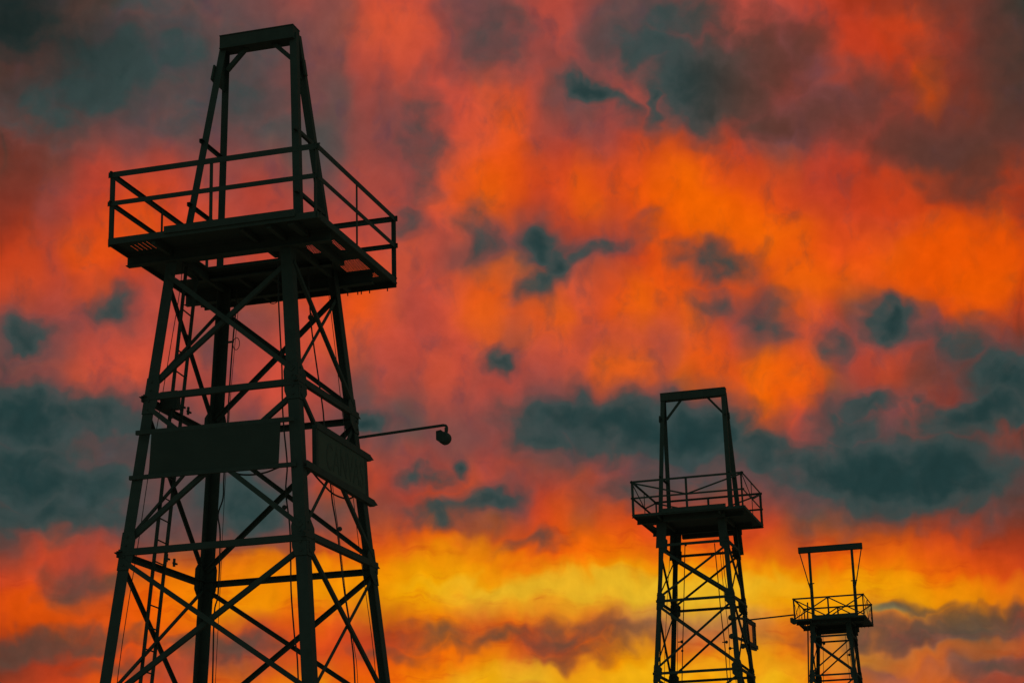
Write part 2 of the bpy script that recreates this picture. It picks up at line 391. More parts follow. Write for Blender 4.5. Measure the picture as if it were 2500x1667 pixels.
# ------------------------------------------------------------------ mesh helpers
class MB:
    def __init__(s): s.v = []; s.f = []
    def prism(s, poly0, poly1):
        """two matching polygons (lists of 3-D points) joined into a closed solid"""
        n = len(poly0); b = len(s.v)
        s.v += [tuple(p) for p in poly0] + [tuple(p) for p in poly1]
        s.f.append(tuple(b + i for i in range(n - 1, -1, -1)))
        s.f.append(tuple(b + n + i for i in range(n)))
        for i in range(n):
            j = (i + 1) % n; s.f.append((b + i, b + j, b + n + j, b + n + i))
        return s
    def box(s, x0, x1, y0, y1, z0, z1):
        return s.prism([(x0, y0, z0), (x1, y0, z0), (x1, y1, z0), (x0, y1, z0)], [(x0, y0, z1), (x1, y0, z1), (x1, y1, z1), (x0, y1, z1)])
    def bar(s, p0, p1, w, d, n=(0, 0, 1), taper=1.0):
        """rectangular bar; w across, d along n"""
        p0 = Vector(p0); p1 = Vector(p1); a = (p1 - p0).normalized(); n = Vector(n)
        if abs(a.dot(n)) > 0.98: n = Vector((0, 1, 0)) if abs(a.y) < 0.9 else Vector((1, 0, 0))
        n = (n - a * n.dot(a)).normalized(); x = a.cross(n)
        q = [x * (-w / 2) + n * (-d / 2), x * (w / 2) + n * (-d / 2), x * (w / 2) + n * (d / 2), x * (-w / 2) + n * (d / 2)]
        return s.prism([p0 + k for k in q], [p1 + k * taper for k in q])
    def angle(s, p0, p1, w, n, t=0.012, flip=1, w2=None):
        """steel angle: one flange of width w in the plane facing n, the other folded back along -n"""
        p0 = Vector(p0); p1 = Vector(p1); a = (p1 - p0).normalized(); n = Vector(n)
        n = (n - a * n.dot(a)).normalized(); x = a.cross(n) * flip; w2 = w2 or w * 0.8
        P = [(-w / 2, 0), (w / 2, 0), (w / 2, -w2), (w / 2 - t, -w2), (w / 2 - t, -t), (-w / 2, -t)]
        q = [x * u + n * v for u, v in P]
        if flip < 0: q.reverse()
        return s.prism([p0 + k for k in q], [p1 + k for k in q])
    def tube(s, pts, r, seg=8):
        pts = [Vector(p) for p in pts]; b = len(s.v); m = len(pts)
        prev = None
        for i, p in enumerate(pts):
            a = (pts[min(i + 1, m - 1)] - pts[max(i - 1, 0)]).normalized()
            if prev is None:
                n = Vector((0, 1, 0)) if abs(a.y) < 0.9 else Vector((1, 0, 0))
            else: n = prev
            n = (n - a * n.dot(a)).normalized(); prev = n; x = a.cross(n)
            rr = r[i] if isinstance(r, (list, tuple)) else r
            for k in range(seg):
                t = 2 * math.pi * k / seg
                s.v.append(tuple(p + x * math.cos(t) * rr + n * math.sin(t) * rr))
        for i in range(m - 1):
            for k in range(seg):
                l = (k + 1) % seg
                s.f.append((b + i * seg + k, b + i * seg + l, b + (i + 1) * seg + l, b + (i + 1) * seg + k))
        s.f.append(tuple(b + k for k in range(seg - 1, -1, -1)))
        s.f.append(tuple(b + (m - 1) * seg + k for k in range(seg)))
        return s
    def ball(s, c, r, seg=12, rings=8, sc=(1, 1, 1)):
        c = Vector(c); pts = []; rr = []
        b = len(s.v)
        for i in range(1, rings):
            t = math.pi * i / rings
            for k in range(seg):
                p = 2 * math.pi * k / seg
                s.v.append(tuple(c + Vector((math.sin(t) * math.cos(p) * r * sc[0], math.sin(t) * math.sin(p) * r * sc[1], math.cos(t) * r * sc[2]))))
        top = len(s.v); s.v.append(tuple(c + Vector((0, 0, r * sc[2])))); bot = len(s.v); s.v.append(tuple(c - Vector((0, 0, r * sc[2]))))
        for i in range(rings - 2):
            for k in range(seg):
                l = (k + 1) % seg
                s.f.append((b + i * seg + k, b + (i + 1) * seg + k, b + (i + 1) * seg + l, b + i * seg + l))
        for k in range(seg):
            l = (k + 1) % seg
            s.f.append((top, b + k, b + l)); s.f.append((bot, b + (rings - 2) * seg + l, b + (rings - 2) * seg + k))
        return s
    def build(s, name, mat, parent=None, label=None):
        me = bpy.data.meshes.new(name); me.from_pydata(s.v, [], s.f); me.update()
        me.materials.append(mat)
        o = bpy.data.objects.new(name, me); col.objects.link(o)
        if parent: o.parent = parent
        if label: o["label"] = label
        return o

def smooth_path(pts, n=5):
    """Catmull-Rom through the points"""
    P = [Vector(p) for p in pts]; P = [P[0] * 2 - P[1]] + P + [P[-1] * 2 - P[-2]]; res = []
    for i in range(1, len(P) - 2):
        for k in range(n):
            t = k / n
            res.append(0.5 * ((2 * P[i]) + (P[i + 1] - P[i - 1]) * t + (2 * P[i - 1] - 5 * P[i] + 4 * P[i + 1] - P[i + 2]) * t * t + (3 * P[i] - P[i - 1] - 3 * P[i + 1] + P[i + 2]) * t ** 3))
    res.append(P[-2]); return res

# ------------------------------------------------------------------ ground
g = MB()
g.v = [(-9000, -9000, 0), (9000, -9000, 0), (9000, 9000, 0), (-9000, 9000, 0)]; g.f = [(0, 1, 2, 3)]
go = g.build("ground", EARTH); go["kind"] = "structure"; go["label"] = "flat dry earth under the oil derricks"; go["category"] = "ground"

# ------------------------------------------------------------------ derrick
NORM = {'N': Vector((0, -1, 0)), 'F': Vector((0, 1, 0)), 'W': Vector((-1, 0, 0)), 'E': Vector((1, 0, 0))}
FACE = {'N': ((-1, -1), (1, -1)), 'F': ((-1, 1), (1, 1)), 'W': ((-1, -1), (-1, 1)), 'E': ((1, -1), (1, 1))}

def derrick(D):
    root = bpy.data.objects.new("oil_derrick", None); col.objects.link(root)
    root.empty_display_size = 1.0
    root.location = (D['X'], D['Y'], 0); root.rotation_euler = (0, 0, D['yaw'])
    root["label"] = D['label']; root["category"] = "oil derrick"; root["group"] = "oil derricks standing in a row"
    H = D['H']; W = D['W']; TH = 0.014 if W > .15 else 0.012
    def corner(k, h):
        return Vector((D['cu'] + D['cu1'] * h + k[0] * (D['a0'] + D['a1'] * h + .427 * W),
                       D['cv'] + k[1] * (D['b0'] + D['b1'] * h + .25 * W), H - h))
    # ---- legs with their gusset plates and footings
    legs = {}
    for k in ((-1, -1), (-1, 1), (1, -1), (1, 1)):
        h0 = -0.02; h1 = H - 0.12
        p0 = corner(k, h0); p1 = corner(k, h1)
        su, sv = -k[0], -k[1]
        prof = [(0, 0), (su * W, 0), (su * W, sv * TH), (su * TH, sv * TH), (su * TH, sv * W), (0, sv * W)]
        if su * sv < 0: prof.reverse()
        q0 = [p0 + Vector((a, b, 0)) for a, b in prof]; q1 = [p1 + Vector((a, b, 0)) for a, b in prof]
        lg = MB().prism(q1, q0).build("leg", STEEL, root); legs[k] = lg
        ft = MB(); ft.box(p1.x - .3 + su * .08, p1.x + .3 + su * .08, p1.y - .3 + sv * .08, p1.y + .3 + sv * .08, -0.3, 0.12)
        ft.build("footing", CONC, lg)
        bs = MB(); bs.box(p1.x - .17 + su * .08, p1.x + .17 + su * .08, p1.y - .17 + sv * .08, p1.y + .17 + sv * .08, 0.12, 0.145)
        bs.build("base_plate", DARK, lg)
        for fi, fc in enumerate('NFWE'):
            if k not in FACE[fc]: continue
            n = NORM[fc]; inw = Vector((su, 0, 0)) if fc in 'NF' else Vector((0, sv, 0))
            gx = D['gusset'][0] if fc in 'NF' else D['gusset'][1]
            for h in D['levels']:
                gm_ = MB()
                gh = D['gusset'][2] / 2
                pts = [(-.004, -gh), (W * 1.02, -gh), (gx, -gh * .55), (gx, gh * .55), (W * 1.02, gh), (-.004, gh)]
                a = []
                for (i, dz) in pts: a.append(corner(k, h - dz) + inw * i)
                a0 = [p + n * .002 for p in a]; a1 = [p + n * .013 for p in a]
                gm_.prism(a0, a1)
                # bolt heads
                for (i, dz) in ((W * .45, -gh * .75), (W * .45, -gh * .3), (W * .45, gh * .3), (W * .45, gh * .75), (gx * .85, 0)):
                    c = corner(k, h - dz) + inw * i + n * .013
                    gm_.tube([c, c + n * .016], .016, 6)
                gm_.build("gusset_plate", STEEL, lg)
            for (h0_, h1_, outw, inn) in ([D['top_plates'][k]] if fc in 'NF' and 'top_plates' in D else []):
                a = [corner(k, h0_) + inw * -outw, corner(k, h0_) + inw * inn, corner(k, h1_) + inw * inn, corner(k, h1_) + inw * -outw]
                MB().prism([p + n * .014 for p in a], [p + n * .026 for p in a]).build("head_plate", STEEL, lg)
        # climbing bolts / splice bolts on the outer flange
    # ---- face members
    def member(fc, kA, hA, kB, hB, w, off, name, flip=1, ext=0.0):
        n = NORM[fc]
        ax = Vector((1, 0, 0)) if fc in 'NF' else Vector((0, 1, 0))
        a = corner(kA, hA); b = corner(kB, hB)
        d = 1 if (b - a).dot(ax) > 0 else -1
        a = a + ax * d * (W * .35 - ext) + n * off; b = b - ax * d * (W * .35 - ext) + n * off
        m = MB().angle(a, b, w, n, .009, flip)
        if name == 'girt' and fc in 'WE' and D['tips']:
            for q, sg_ in ((a, -1), (b, 1)):
                e_ = (b - a).normalized() * sg_
                p = [q - e_ * .02 + Vector((0, 0, w * .45)), q - e_ * .02 + Vector((0, 0, -w * .1)), q + e_ * .085 + Vector((0, 0, w * .1))]
                if sg_ > 0: p = [q - e_ * .02 + Vector((0, 0, w * .1)), q - e_ * .02 + Vector((0, 0, -w * .45)), q + e_ * .085 + Vector((0, 0, -w * .3))]
                m.prism([x - n * .001 for x in p], [x - n * .011 for x in p])
        return m.build(name, STEEL, root)
    L = D['levels']
    for i, h in enumerate(L):
        for fc in 'NFWE':
            kA, kB = FACE[fc]
            dh = D['girt_shift'].get(fc, 0)
            member(fc, kA, h + dh, kB, h + dh, D['girt_w'], .024, "girt", 1, (.125 if fc in 'WE' and D['tips'] else .08))
    tops = D['panels']
    for (ht, hb) in tops:
        if hb > H - .2: hb = H - .25
        for fc in 'NFWE':
            kA, kB = FACE[fc]
            w = D['brace_w'] * (1.0 if fc in 'NF' else .85)
            wN = D.get('heavy', 1.0)
            member(fc, kA, ht, kB, hb, w * wN, .022, "diagonal_brace", 1)
            member(fc, kB, ht, kA, hb, w, -.03, "diagonal_brace", -1)
    # ---- platform
    pa, pb = D['pa'], D['pb']
    holes = D['holes']; grates = D['grates']
    us = sorted({-pa, pa} | {x for r in holes + grates for x in r[:2]}); vs = sorted({-pb, pb} | {x for r in holes + grates for x in r[2:4]})
    dk = MB()
    for i in range(len(us) - 1):
        for j in range(len(vs) - 1):
            cu_, cv_ = (us[i] + us[i + 1]) / 2, (vs[j] + vs[j + 1]) / 2
            if any(r[0] < cu_ < r[1] and r[2] < cv_ < r[3] for r in holes + grates): continue
            dk.box(us[i], us[i + 1], vs[j], vs[j + 1], H - .012, H)
    plat = dk.build("platform", DARK, root)
    if grates:
        for (a, b, c, d) in grates:
            gr = MB(); u = a
            while u <= b + 1e-6:
                gr.box(u - .005, u + .005, c, d, H - .006, H - .002); u += .026
            v = c
            while v <= d + 1e-6:
                gr.box(a, b, v - .008, v + .008, H - .0095, H - .0065); v += .048
            gr.build("grating", DARK, plat)
    # edge channels and joists below the deck
    fz = D['fascia']
    fa = MB()
    e = .006
    fa.box(-pa - .0, pa, -pb - .03, -pb - e, H - fz, H + .022)
    fa.box(-pa - .02, pa + .02, pb + e, pb + .03, H - fz - D['far_deep'], H + .022)
    fa.box(-pa - .03, -pa - e, -pb - .012, pb, H - fz, H + .025)
    fa.box(pa + e, pa + .03, -pb - .012, pb, H - fz, H + .025)
    for x in (-1, 1):
        for y in (-1, 1):
            for dz in (-.04, .04):
                fa.tube([(x * pa, y * (pb - .05), H - .03 + dz), (x * (pa + .055), y * (pb - .05), H - .03 + dz)], .014, 6)
    # bolts hanging from the far channel
    for q in D['far_bolts']:
        fa.tube([(q, pb + .018, H - fz - D['far_deep'] - .045), (q, pb + .018, H - fz - D['far_deep'] + .01)], .010, 6)
    fa.build("edge_channel", STEEL, plat)
    for vj in D['girders']:
        gd = MB()
        x0, x1, v0, zb = vj
        gd.box(x0, x1, v0 - .005, v0 + .005, H - zb, H - fz * .6)
        gd.box(x0, x1, v0 - .06, v0 + .06, H - zb - .012, H - zb)
        gd.box(x0, x1, v0 - .06, v0 + .06, H - fz * .6, H - .0125)
        gd.build("girder", STEEL, plat)
    for uj in D['joists']:
        js = MB()
        u0, v0, v1, dep, wd = uj
        js.box(u0 - wd / 2, u0 + wd / 2, v0, v1, H - dep, H - .013)
        js.build("joist", STEEL, plat)
    if D.get('under_box'):
        for (a, b, c, d, z0, z1) in D['under_box']: MB().box(a, b, c, d, H + z0, H + z1).build("support_beam", STEEL, plat)
    toe = D['toe']
    MB().box(toe[0], toe[1], -pb - .055, -pb - .032, H - .02, H + toe[2]).build("toe_board", STEEL, plat)
    # ---- railing
    RH = 1.07; pw = D['post_w']; rw = D['rail_w']; MH = D['mh']
    rail = MB()
    cs = [(-pa, -pb), (pa, -pb), (pa, pb), (-pa, pb)]
    for i in range(4):
        a = Vector((*cs[i], 0)); b = Vector((*cs[(i + 1) % 4], 0)); d = (b - a).normalized(); n = Vector((d.y, -d.x, 0))
        zz = H + RH + (i % 2) * .004
        ex = .055
        rail.angle(a - d * ex + n * .014 + Vector((0, 0, zz - rw / 2)), b + d * ex + n * .014 + Vector((0, 0, zz - rw / 2)), rw, n, .007, -1, .03)
    rl = rail.build("railing", STEEL, root)
    for i in range(4):
        a = Vector((*cs[i], 0)); b = Vector((*cs[(i + 1) % 4], 0)); d = (b - a).normalized(); n = Vector((d.y, -d.x, 0))
        if MH:
            MB().angle(a - d * .055 + n * .014 + Vector((0, 0, H + MH)), b + d * .055 + n * .014 + Vector((0, 0, H + MH)), rw * .85, n, .007, -1, .03).build("mid_rail", STEEL, rl)
        MB().angle(a + Vector((0, 0, H - .05)), a + Vector((0, 0, H + RH - .012)), pw, n, .008).build("post", STEEL, rl)
        c = (a + b) / 2 + Vector((d.x * -.02, d.y * -.02, 0))
        MB().bar(c + Vector((0, 0, H - .02)), c + Vector((0, 0, H + RH - .012)), D['mid_w'], .012, n).build("post", STEEL, rl)
        up = Vector((0, 0, 1))
        if D['rail_brace'] == 'V':
            for s0, s1 in ((a, c), (b, c)):
                MB().bar(s0 + up * (H + RH - .06), s1 + up * (H + MH), .05, .01, n).build("rail_brace", STEEL, rl)
        elif D['rail_brace'] == 'X':
            for s0, s1 in ((a, c), (b, c)):
                MB().bar(s0 + n * .006 + up * (H + RH - .06), s1 + n * .006 + up * (H + .04), .06, .01, n).build("rail_brace", STEEL, rl)
                MB().bar(s0 - n * .008 + up * (H + .04), s1 - n * .008 + up * (H + RH - .06), .06, .01, n).build("rail_brace", STEEL, rl)
    # ---- gantry (gin-pole frame)
    G = D['gantry']; ub, vb, ut, vt, ht = G['ub'], G['vb'], G['ut'], G['vt'], G['ht']
    du_ = G.get('du', 0)
    def gl(su, sv, z):
        s = z / ht
        return Vector((du_ + su * (ub + (ut - ub) * s), sv * (vb + (vt - vb) * s), H + z))
    gw = G['w']
    bm = MB(); bl = G['beam_half']; bd = G['beam_d']; bz = ht - bd
    bv = G['beam_v']
    x0, x1 = du_ - bl, du_ + bl
    bm.box(x0, x1, -bv, -bv + .02, H + bz, H + ht + .0); bm.box(x0, x1, bv - .02, bv, H + bz, H + ht)
    bm.box(x0 - .004, x1 + .004, -bv - .012, bv + .012, H + bz - .014, H + bz); bm.box(x0 - .004, x1 + .004, -bv - .012, bv + .012, H + ht, H + ht + .014)
    bm.box(x0 + .001, x0 + .018, -bv + .021, bv - .021, H + bz + .001, H + ht - .001); bm.box(x1 - .018, x1 - .001, -bv + .021, bv - .021, H + bz + .001, H + ht - .001)
    beam = bm.build("crown_beam", STEEL, root)
    for su in (-1, 1):
        if G['kind'] == 'A':
            for sv in (-1, 1):
                m = MB()
                p0 = gl(su, sv, 0.0); p1 = gl(su, sv, ht - bd * .5)
                m.angle(p0, p1, gw, (0, -1, 0), .010, su, gw)
                m.box(p0.x - .1, p0.x + .1, p0.y - .1, p0.y + .1, H + .0005, H + .016)
                m.build("gantry_leg", STEEL, root)
            # filler plate where the two legs close up, and a splice on the outside of the outer leg
            sp = MB(); zf = G['fill']
            q = [gl(su, -1, zf) + Vector((0, .01, 0)), gl(su, 1, zf) + Vector((0, -.01, 0)), gl(su, 1, ht - .02), gl(su, -1, ht - .02)]
            sp.prism(q, [p + Vector((su * .012, 0, 0)) for p in q])
            sp.build("filler_plate", STEEL, root)
            so_ = -1 if su < 0 else 1
            sp = MB(); z0, z1 = G['splice']
            a = gl(su, so_, z0); b = gl(su, so_, z1)
            sp.bar(a + Vector((su * (gw * .5 + .016), 0, 0)), b + Vector((su * (gw * .5 + .016), 0, 0)), .03, gw * .9, (0, -1, 0))
            sp.build("splice_plate", STEEL, root)
            for z in G['ties']:
                a, b = gl(su, -1, z), gl(su, 1, z); d = (b - a).normalized()
                MB().angle(a - d * .10 + Vector((su * .05, 0, 0)), b + d * .10 + Vector((su * .05, 0, 0)), .06, (su, 0, 0), .008).build("gantry_tie", STEEL, root)
        else:
            m = MB(); zsp = 2.05
            p0 = gl(su, 0, 0); pm = gl(su, 0, zsp); p1 = gl(su, 0, ht - bd)
            m.bar(p0, pm, gw * 1.05, gw, (0, -1, 0)); m.bar(pm - Vector((0, 0, .1)), p1, gw * .88, gw * .85, (0, -1, 0))
            for z in (.75, 1.45, 2.0):
                c = gl(su, 0, z); m.tube([c + Vector((0, -gw * .56, 0)), c + Vector((0, -gw * .56 - .03, 0))], .022, 6)
            m.bar(pm - Vector((.16, 0, .02)), pm + Vector((.16, 0, -.02)), .05, .03, (0, -1, 0))
            m.build("gantry_post", STEEL, root)
            MB().bar(Vector((p0.x + su * -.09 * su, .25, H)), Vector((pm.x + .02, .05, H + 2.6)), .03, .03).build("back_stay", STEEL, root)
            MB().bar(Vector((du_ + su * (bl - .05), 0, H + bz)), Vector((pm.x + su * .06, 0, H + 1.75)), .05, .03, (0, -1, 0)).build("side_stay", STEEL, root)
    for (a, b) in G.get('knees', []):
        kb = MB().angle(Vector((du_ * 0 + a[0], -.02, H + a[1])), Vector((b[0], -.02, H + b[1])), G['knee_w'], (0, -1, 0), .008)
        kb.bar(Vector((b[0] - .07, -.02, H + b[1] + .01)), Vector((b[0] + .07, -.02, H + b[1] + .01)), .03, .06, (0, -1, 0))
        kb.build("knee_brace", STEEL, root)
    # ---- ladder
    lad = D['ladder']
    lm_ = MB()
    (ta, ba, tb, bb, rwid) = lad
    def LV(p): return Vector((p[0], p[1], H + p[2]))
    n = D['rungs']
    if n:
        for a, b in ((ta, ba), (tb, bb)): lm_.bar(LV(a), LV(b), rwid, .014, (0, 1, 0))
        lo = lm_.build("ladder", DARK, root)
    else:
        lm_.tube([LV(ta), LV(ba)], rwid, 10).build("stand_pipe", DARK, root)
    for i in range(n):
        t = (i + .5) / n
        a = LV(ta).lerp(LV(ba), t); b = LV(tb).lerp(LV(bb), t)
        MB().tube([a, b], .012, 6).build("rung", DARK, lo)
    return root, corner, LV

LV3 = [2.30, 4.60, 6.90, 9.20]
T1 = dict(X=-3.8474, Y=29.0768, yaw=-0.2841, H=11.5958, pa=1.630, pb=1.638, a0=0.907, a1=0.0939, b0=0.9052, b1=0.0928,
    cu=-0.0352, cv=-0.0159, cu1=0.0, W=0.17, levels=LV3, girt_shift={'N': .02, 'F': .06, 'W': .05, 'E': -.03},
    girt_w=.092, brace_w=.073, gusset=(.21, .30, .55), tips=True,
    panels=[(.42, 2.14), (2.46, 4.46), (4.74, 6.74), (7.06, 9.04), (9.36, 11.3)],
    holes=[(-.82, .36, -.36, .06), (-1.5, -1.28, .12, .42)] + [(-1.46 + .075 * i, -1.44 + .075 * i, -1.36 - .02 * i, -1.08) for i in range(5)],
    grates=[(.93, 1.07, -.42, .02), (1.37, 1.46, -.5, .06), (1.08, 1.47, .44, 1.38), (1.15, 1.25, -1.32, -1.12)],
    fascia=.075, far_deep=.04, far_bolts=[-1.13, .2, .83, 1.0, 1.06, 1.2, 1.5],
    girders=[(-1.67, 1.6, -1.0, .20), (-1.67, 1.5, 1.0, .22), (-1.2, 1.05, -.62, .085), (-1.2, 1.1, .30, .1)],
    joists=[(-.95, -1.6, 1.6, .13, .06), (1.22, -1.6, .38, .11, .10), (.88, -1.6, 1.6, .12, .07), (0.0, .3, 1.6, .1, .06), (-.5, .3, 1.6, .1, .06), (.45, -1.6, -.3, .1, .06)],
    toe=(-.74, 1.32, .088), post_w=.062, rail_w=.088, mid_w=.05, mh=.572, rail_brace=None,
    gantry=dict(kind='A', ub=.929, vb=.648, ut=.578, vt=.035, ht=3.78, w=.115, beam_half=.625, beam_d=.20, beam_v=.13, splice=(3.02, 3.28), fill=2.95, ties=(1.92, .83),
                knees=[((-.55, 3.24), (-.22, 3.58)), ((.60, 3.22), (.24, 3.58))], knee_w=.07),
    ladder=((-.93, -.50, -.0), (-2.02, -.50, -11.4), (-.97, -.06, -.0), (-2.04, -.12, -11.4), .055), rungs=36,
    label="nearest oil derrick with two sign boards, a ladder and a lamp on a long arm")
T1r, c1, L1 = derrick(T1)

T2 = dict(X=5.6936, Y=62.1389, yaw=-0.2821, H=13.9747, pa=1.7178, pb=1.6561, a0=0.9442, a1=0.0667, b0=0.982, b1=0.0426,
    cu=.0081, cv=.0016, cu1=-.017, W=.135, levels=[.89, 2.62, 4.82, 7.02, 9.22, 11.42], girt_shift={},
    girt_w=.078, brace_w=.062, gusset=(.25, .30, .52), tips=False, heavy=1.35,
    panels=[(1.02, 2.50), (2.76, 4.68), (4.96, 6.88), (7.16, 9.08), (9.36, 11.28)],
    top_plates={(-1, -1): (.1, .97, .11, .20), (1, -1): (.1, .80, .0, .24), (-1, 1): (.1, 1.0, .15, .22), (1, 1): (.1, 1.0, .11, .16)},
    holes=[(-1.5, -1.2, .1, .5)], grates=[],
    fascia=.06, far_deep=.02, far_bolts=[-.9, .4],
    girders=[(-1.75, 1.6, -1.0, .16), (-1.7, 1.5, 1.0, .18)],
    joists=[(-.95, -1.6, 1.6, .13, .06), (.95, -1.6, 1.6, .13, .06)],
    under_box=[(-.86, 1.06, 1.45, 1.64, -.25, -.014), (-.86, 1.06, -1.3, -1.2, -.2, -.014)],
    toe=(-.82, 1.18, .12), post_w=.07, rail_w=.066, mid_w=.07, mh=.524, rail_brace='V',
    gantry=dict(kind='A', ub=1.111, vb=.70, ut=.972, vt=.067, ht=4.18, du=.034, w=.135, beam_half=1.05, beam_d=.23, beam_v=.12, splice=(3.22, 3.42), fill=3.3, ties=(3.3, 1.37),
                knees=[((-.87, 3.34), (-.36, 3.95)), ((.98, 3.36), (.49, 3.94))], knee_w=.07),
    ladder=((-1.28, .1, 0), (-2.15, .1, -13.8), (-1.28, .42, 0), (-2.15, .42, -13.8), .045), rungs=44,
    label="middle oil derrick with knee-braced top frame and a small translucent panel on its right side")
T2r, c2, L2 = derrick(T2)

T3 = dict(X=15.7353, Y=100.8449, yaw=-0.2753, H=16.3159, pa=1.7196, pb=1.7504, a0=0.8959, a1=0.0626, b0=0.9818, b1=0.0644,
    cu=-.0411, cv=-.0051, cu1=-.0218, W=.17, levels=[.80, 2.72, 4.9, 7.1, 9.3, 11.5, 13.7], girt_shift={},
    girt_w=.085, brace_w=.065, gusset=(.27, .34, .6), tips=True, heavy=1.4,
    panels=[(.95, 2.58), (2.88, 4.74), (5.06, 6.94), (7.26, 9.14), (9.46, 11.34), (11.66, 13.5)],
    top_plates={(-1, -1): (.1, .6, .04, .20), (1, -1): (.1, .6, .0, .24), (-1, 1): (.1, .6, .03, .22), (1, 1): (.1, .6, .08, .2)},
    holes=[(-1.55, -1.25, .1, .5)], grates=[],
    fascia=.06, far_deep=.03, far_bolts=[1.15, 1.3, 1.5],
    girders=[(-1.75, 1.6, -1.0, .16), (-1.7, 1.3, 1.0, .18)],
    joists=[(-.95, -1.6, 1.6, .13, .06), (.95, -1.6, 1.6, .13, .06)],
    under_box=[(-1.30, 1.03, 1.5, 1.735, -.33, -.014), (-1.0, 1.0, -1.3, -1.2, -.2, -.014)],
    toe=(-.79, 1.28, .15), post_w=.075, rail_w=.08, mid_w=.085, mh=0, rail_brace='X',
    gantry=dict(kind='P', ub=1.082, vb=.0, ut=1.074, vt=.0, ht=3.88, du=.064, w=.14, beam_half=1.61, beam_d=.26, beam_v=.13, ties=(), knees=[]),
    ladder=((-1.31, .35, 1.15), (-2.25, .35, -16.1), (-1.31, .72, 1.15), (-2.25, .72, -16.1), .036), rungs=0,
    label="farthest, smallest oil derrick with a straight two-post frame above its X-braced railing")
T3r, c3, L3 = derrick(T3)

# ------------------------------------------------------------------ fittings of the near derrick
H = T1['H']
def P1(u, v, z): return Vector((u, v, H + z))
# sign board across the near side
vs = -1.33
fr = MB()
fr.angle(P1(-1.30, vs + .01, -2.87), P1(1.16, vs + .01, -2.90), .062, (0, -1, 0), .009)
fr.angle(P1(-1.38, vs, -3.53), P1(1.20, vs, -3.56), .06, (0, -1, 0), .009)
sg = fr.build("sign_frame", STEEL, T1r)
bd = MB(); bd.prism([P1(-1.075, vs + .012, -3.52), P1(.925, vs + .012, -3.58), P1(.955, vs + .012, -2.88), P1(-1.045, vs + .012, -2.85)],
                    [P1(-1.075, vs + .03, -3.52), P1(.925, vs + .03, -3.58), P1(.955, vs + .03, -2.88), P1(-1.045, vs + .03, -2.85)])
bd.build("sign_board", BOARD_DARK, sg, "large dark sign board")
# angled sign on the right side
us_ = 1.34
fr = MB()
fr.angle(P1(us_, -.90, -2.91), P1(us_, 1.28, -2.93), .10, (1, 0, 0), .01)
fr.angle(P1(us_, -1.26, -3.55), P1(us_, 1.44, -3.60), .10, (1, 0, 0), .01)
fr.angle(P1(us_ - .012, -.86, -2.90), P1(us_ - .012, -.84, -3.56), .08, (1, 0, 0), .01)
fr.angle(P1(us_ - .012, 1.08, -2.92), P1(us_ - .012, 1.17, -3.60), .11, (1, 0, 0), .01)
# pointed ends of the two horizontal angles
for z, v in ((-2.93, 1.26), (-3.60, 1.42)):
    fr.prism([P1(us_ - .001, v, z - .05), P1(us_ - .001, v, z + .05), P1(us_ - .001, v + .16, z + .0)], [P1(us_ - .011, v, z - .05), P1(us_ - .011, v, z + .05), P1(us_ - .011, v + .16, z + .0)])
sg2 = fr.build("sign_frame", STEEL, T1r)
bo = MB(); bo.box(us_ - .03, us_ - .014, -.82, 1.10, H - 3.55, H - 2.93)
board = bo.build("sign_board", BOARD, sg2, "grey sign board with faint tall lettering")
cu = bpy.data.curves.new("lettering", 'FONT'); cu.body = "CANVAS"; cu.size = .50; cu.extrude = .002; cu.space_character = 1.0
tmp = bpy.data.objects.new("tmp_text", cu); col.objects.link(tmp)
bpy.context.view_layer.update()
dg = bpy.context.evaluated_depsgraph_get()
me = bpy.data.meshes.new_from_object(tmp.evaluated_get(dg)); bpy.data.objects.remove(tmp)
xs = [v.co.x for v in me.vertices]; ys = [v.co.y for v in me.vertices]
x0, x1, y0, y1 = min(xs), max(xs), min(ys), max(ys)
for v in me.vertices:
    a = (v.co.x - x0) / (x1 - x0); b = (v.co.y - y0) / (y1 - y0)
    v.co = (us_ - .012 + v.co.z, -.50 + 1.50 * a, H - 3.46 + .40 * b)
me.materials.clear(); me.materials.append(PAINT)
lt = bpy.data.objects.new("lettering", me); col.objects.link(lt); lt.parent = board

def lamp(root, Hh, u0, z0, u1, z1, v, sc):
    m = MB(); a = Vector((u0, v, Hh + z0)); b = Vector((u1, v, Hh + z1))
    m.tube([a, b], .022 * sc, 10)
    m.tube(smooth_path([b - Vector((.02, 0, 0)), b + Vector((.03, 0, -.01)), b + Vector((.05, 0, -.05)), b + Vector((.045, 0, -.11))], 4), .020 * sc, 8)
    arm = m.build("lamp_arm", DARK, root)
    h = MB(); c = b + Vector((-.005, 0, -.18)); k_ = .80
    def q(x, y, z): return c + Vector((x, y, z)) * k_
    # floodlight: lens housing on the left, rounded drum behind
    h.prism([q(-.115, -.11, .10), q(-.02, -.11, .115), q(-.02, .11, .115), q(-.115, .11, .10)], [q(-.115, -.11, -.07), q(-.02, -.11, -.14), q(-.02, .11, -.14), q(-.115, .11, -.07)])
    h.tube([q(.02, -.1, -.03), q(.02, -.06, -.03), q(.02, .06, -.03), q(.02, .1, -.03)], [.09 * k_, .118 * k_, .118 * k_, .09 * k_], 20)
    h.prism([q(.03, -.03, .0), q(.075, -.03, .0), q(.075, .03, .0), q(.03, .03, .0)], [q(.03, -.03, .17), q(.07, -.03, .17), q(.07, .03, .17), q(.03, .03, .17)])
    h.build("lamp_head", DARK, arm)
lamp(T1r, H, 1.22, -2.635, 2.58, -2.575, 1.1, 1.0)
lamp(T2r, T2['H'], 1.2, -3.05, 2.60, -2.99, 1.1, 1.1)

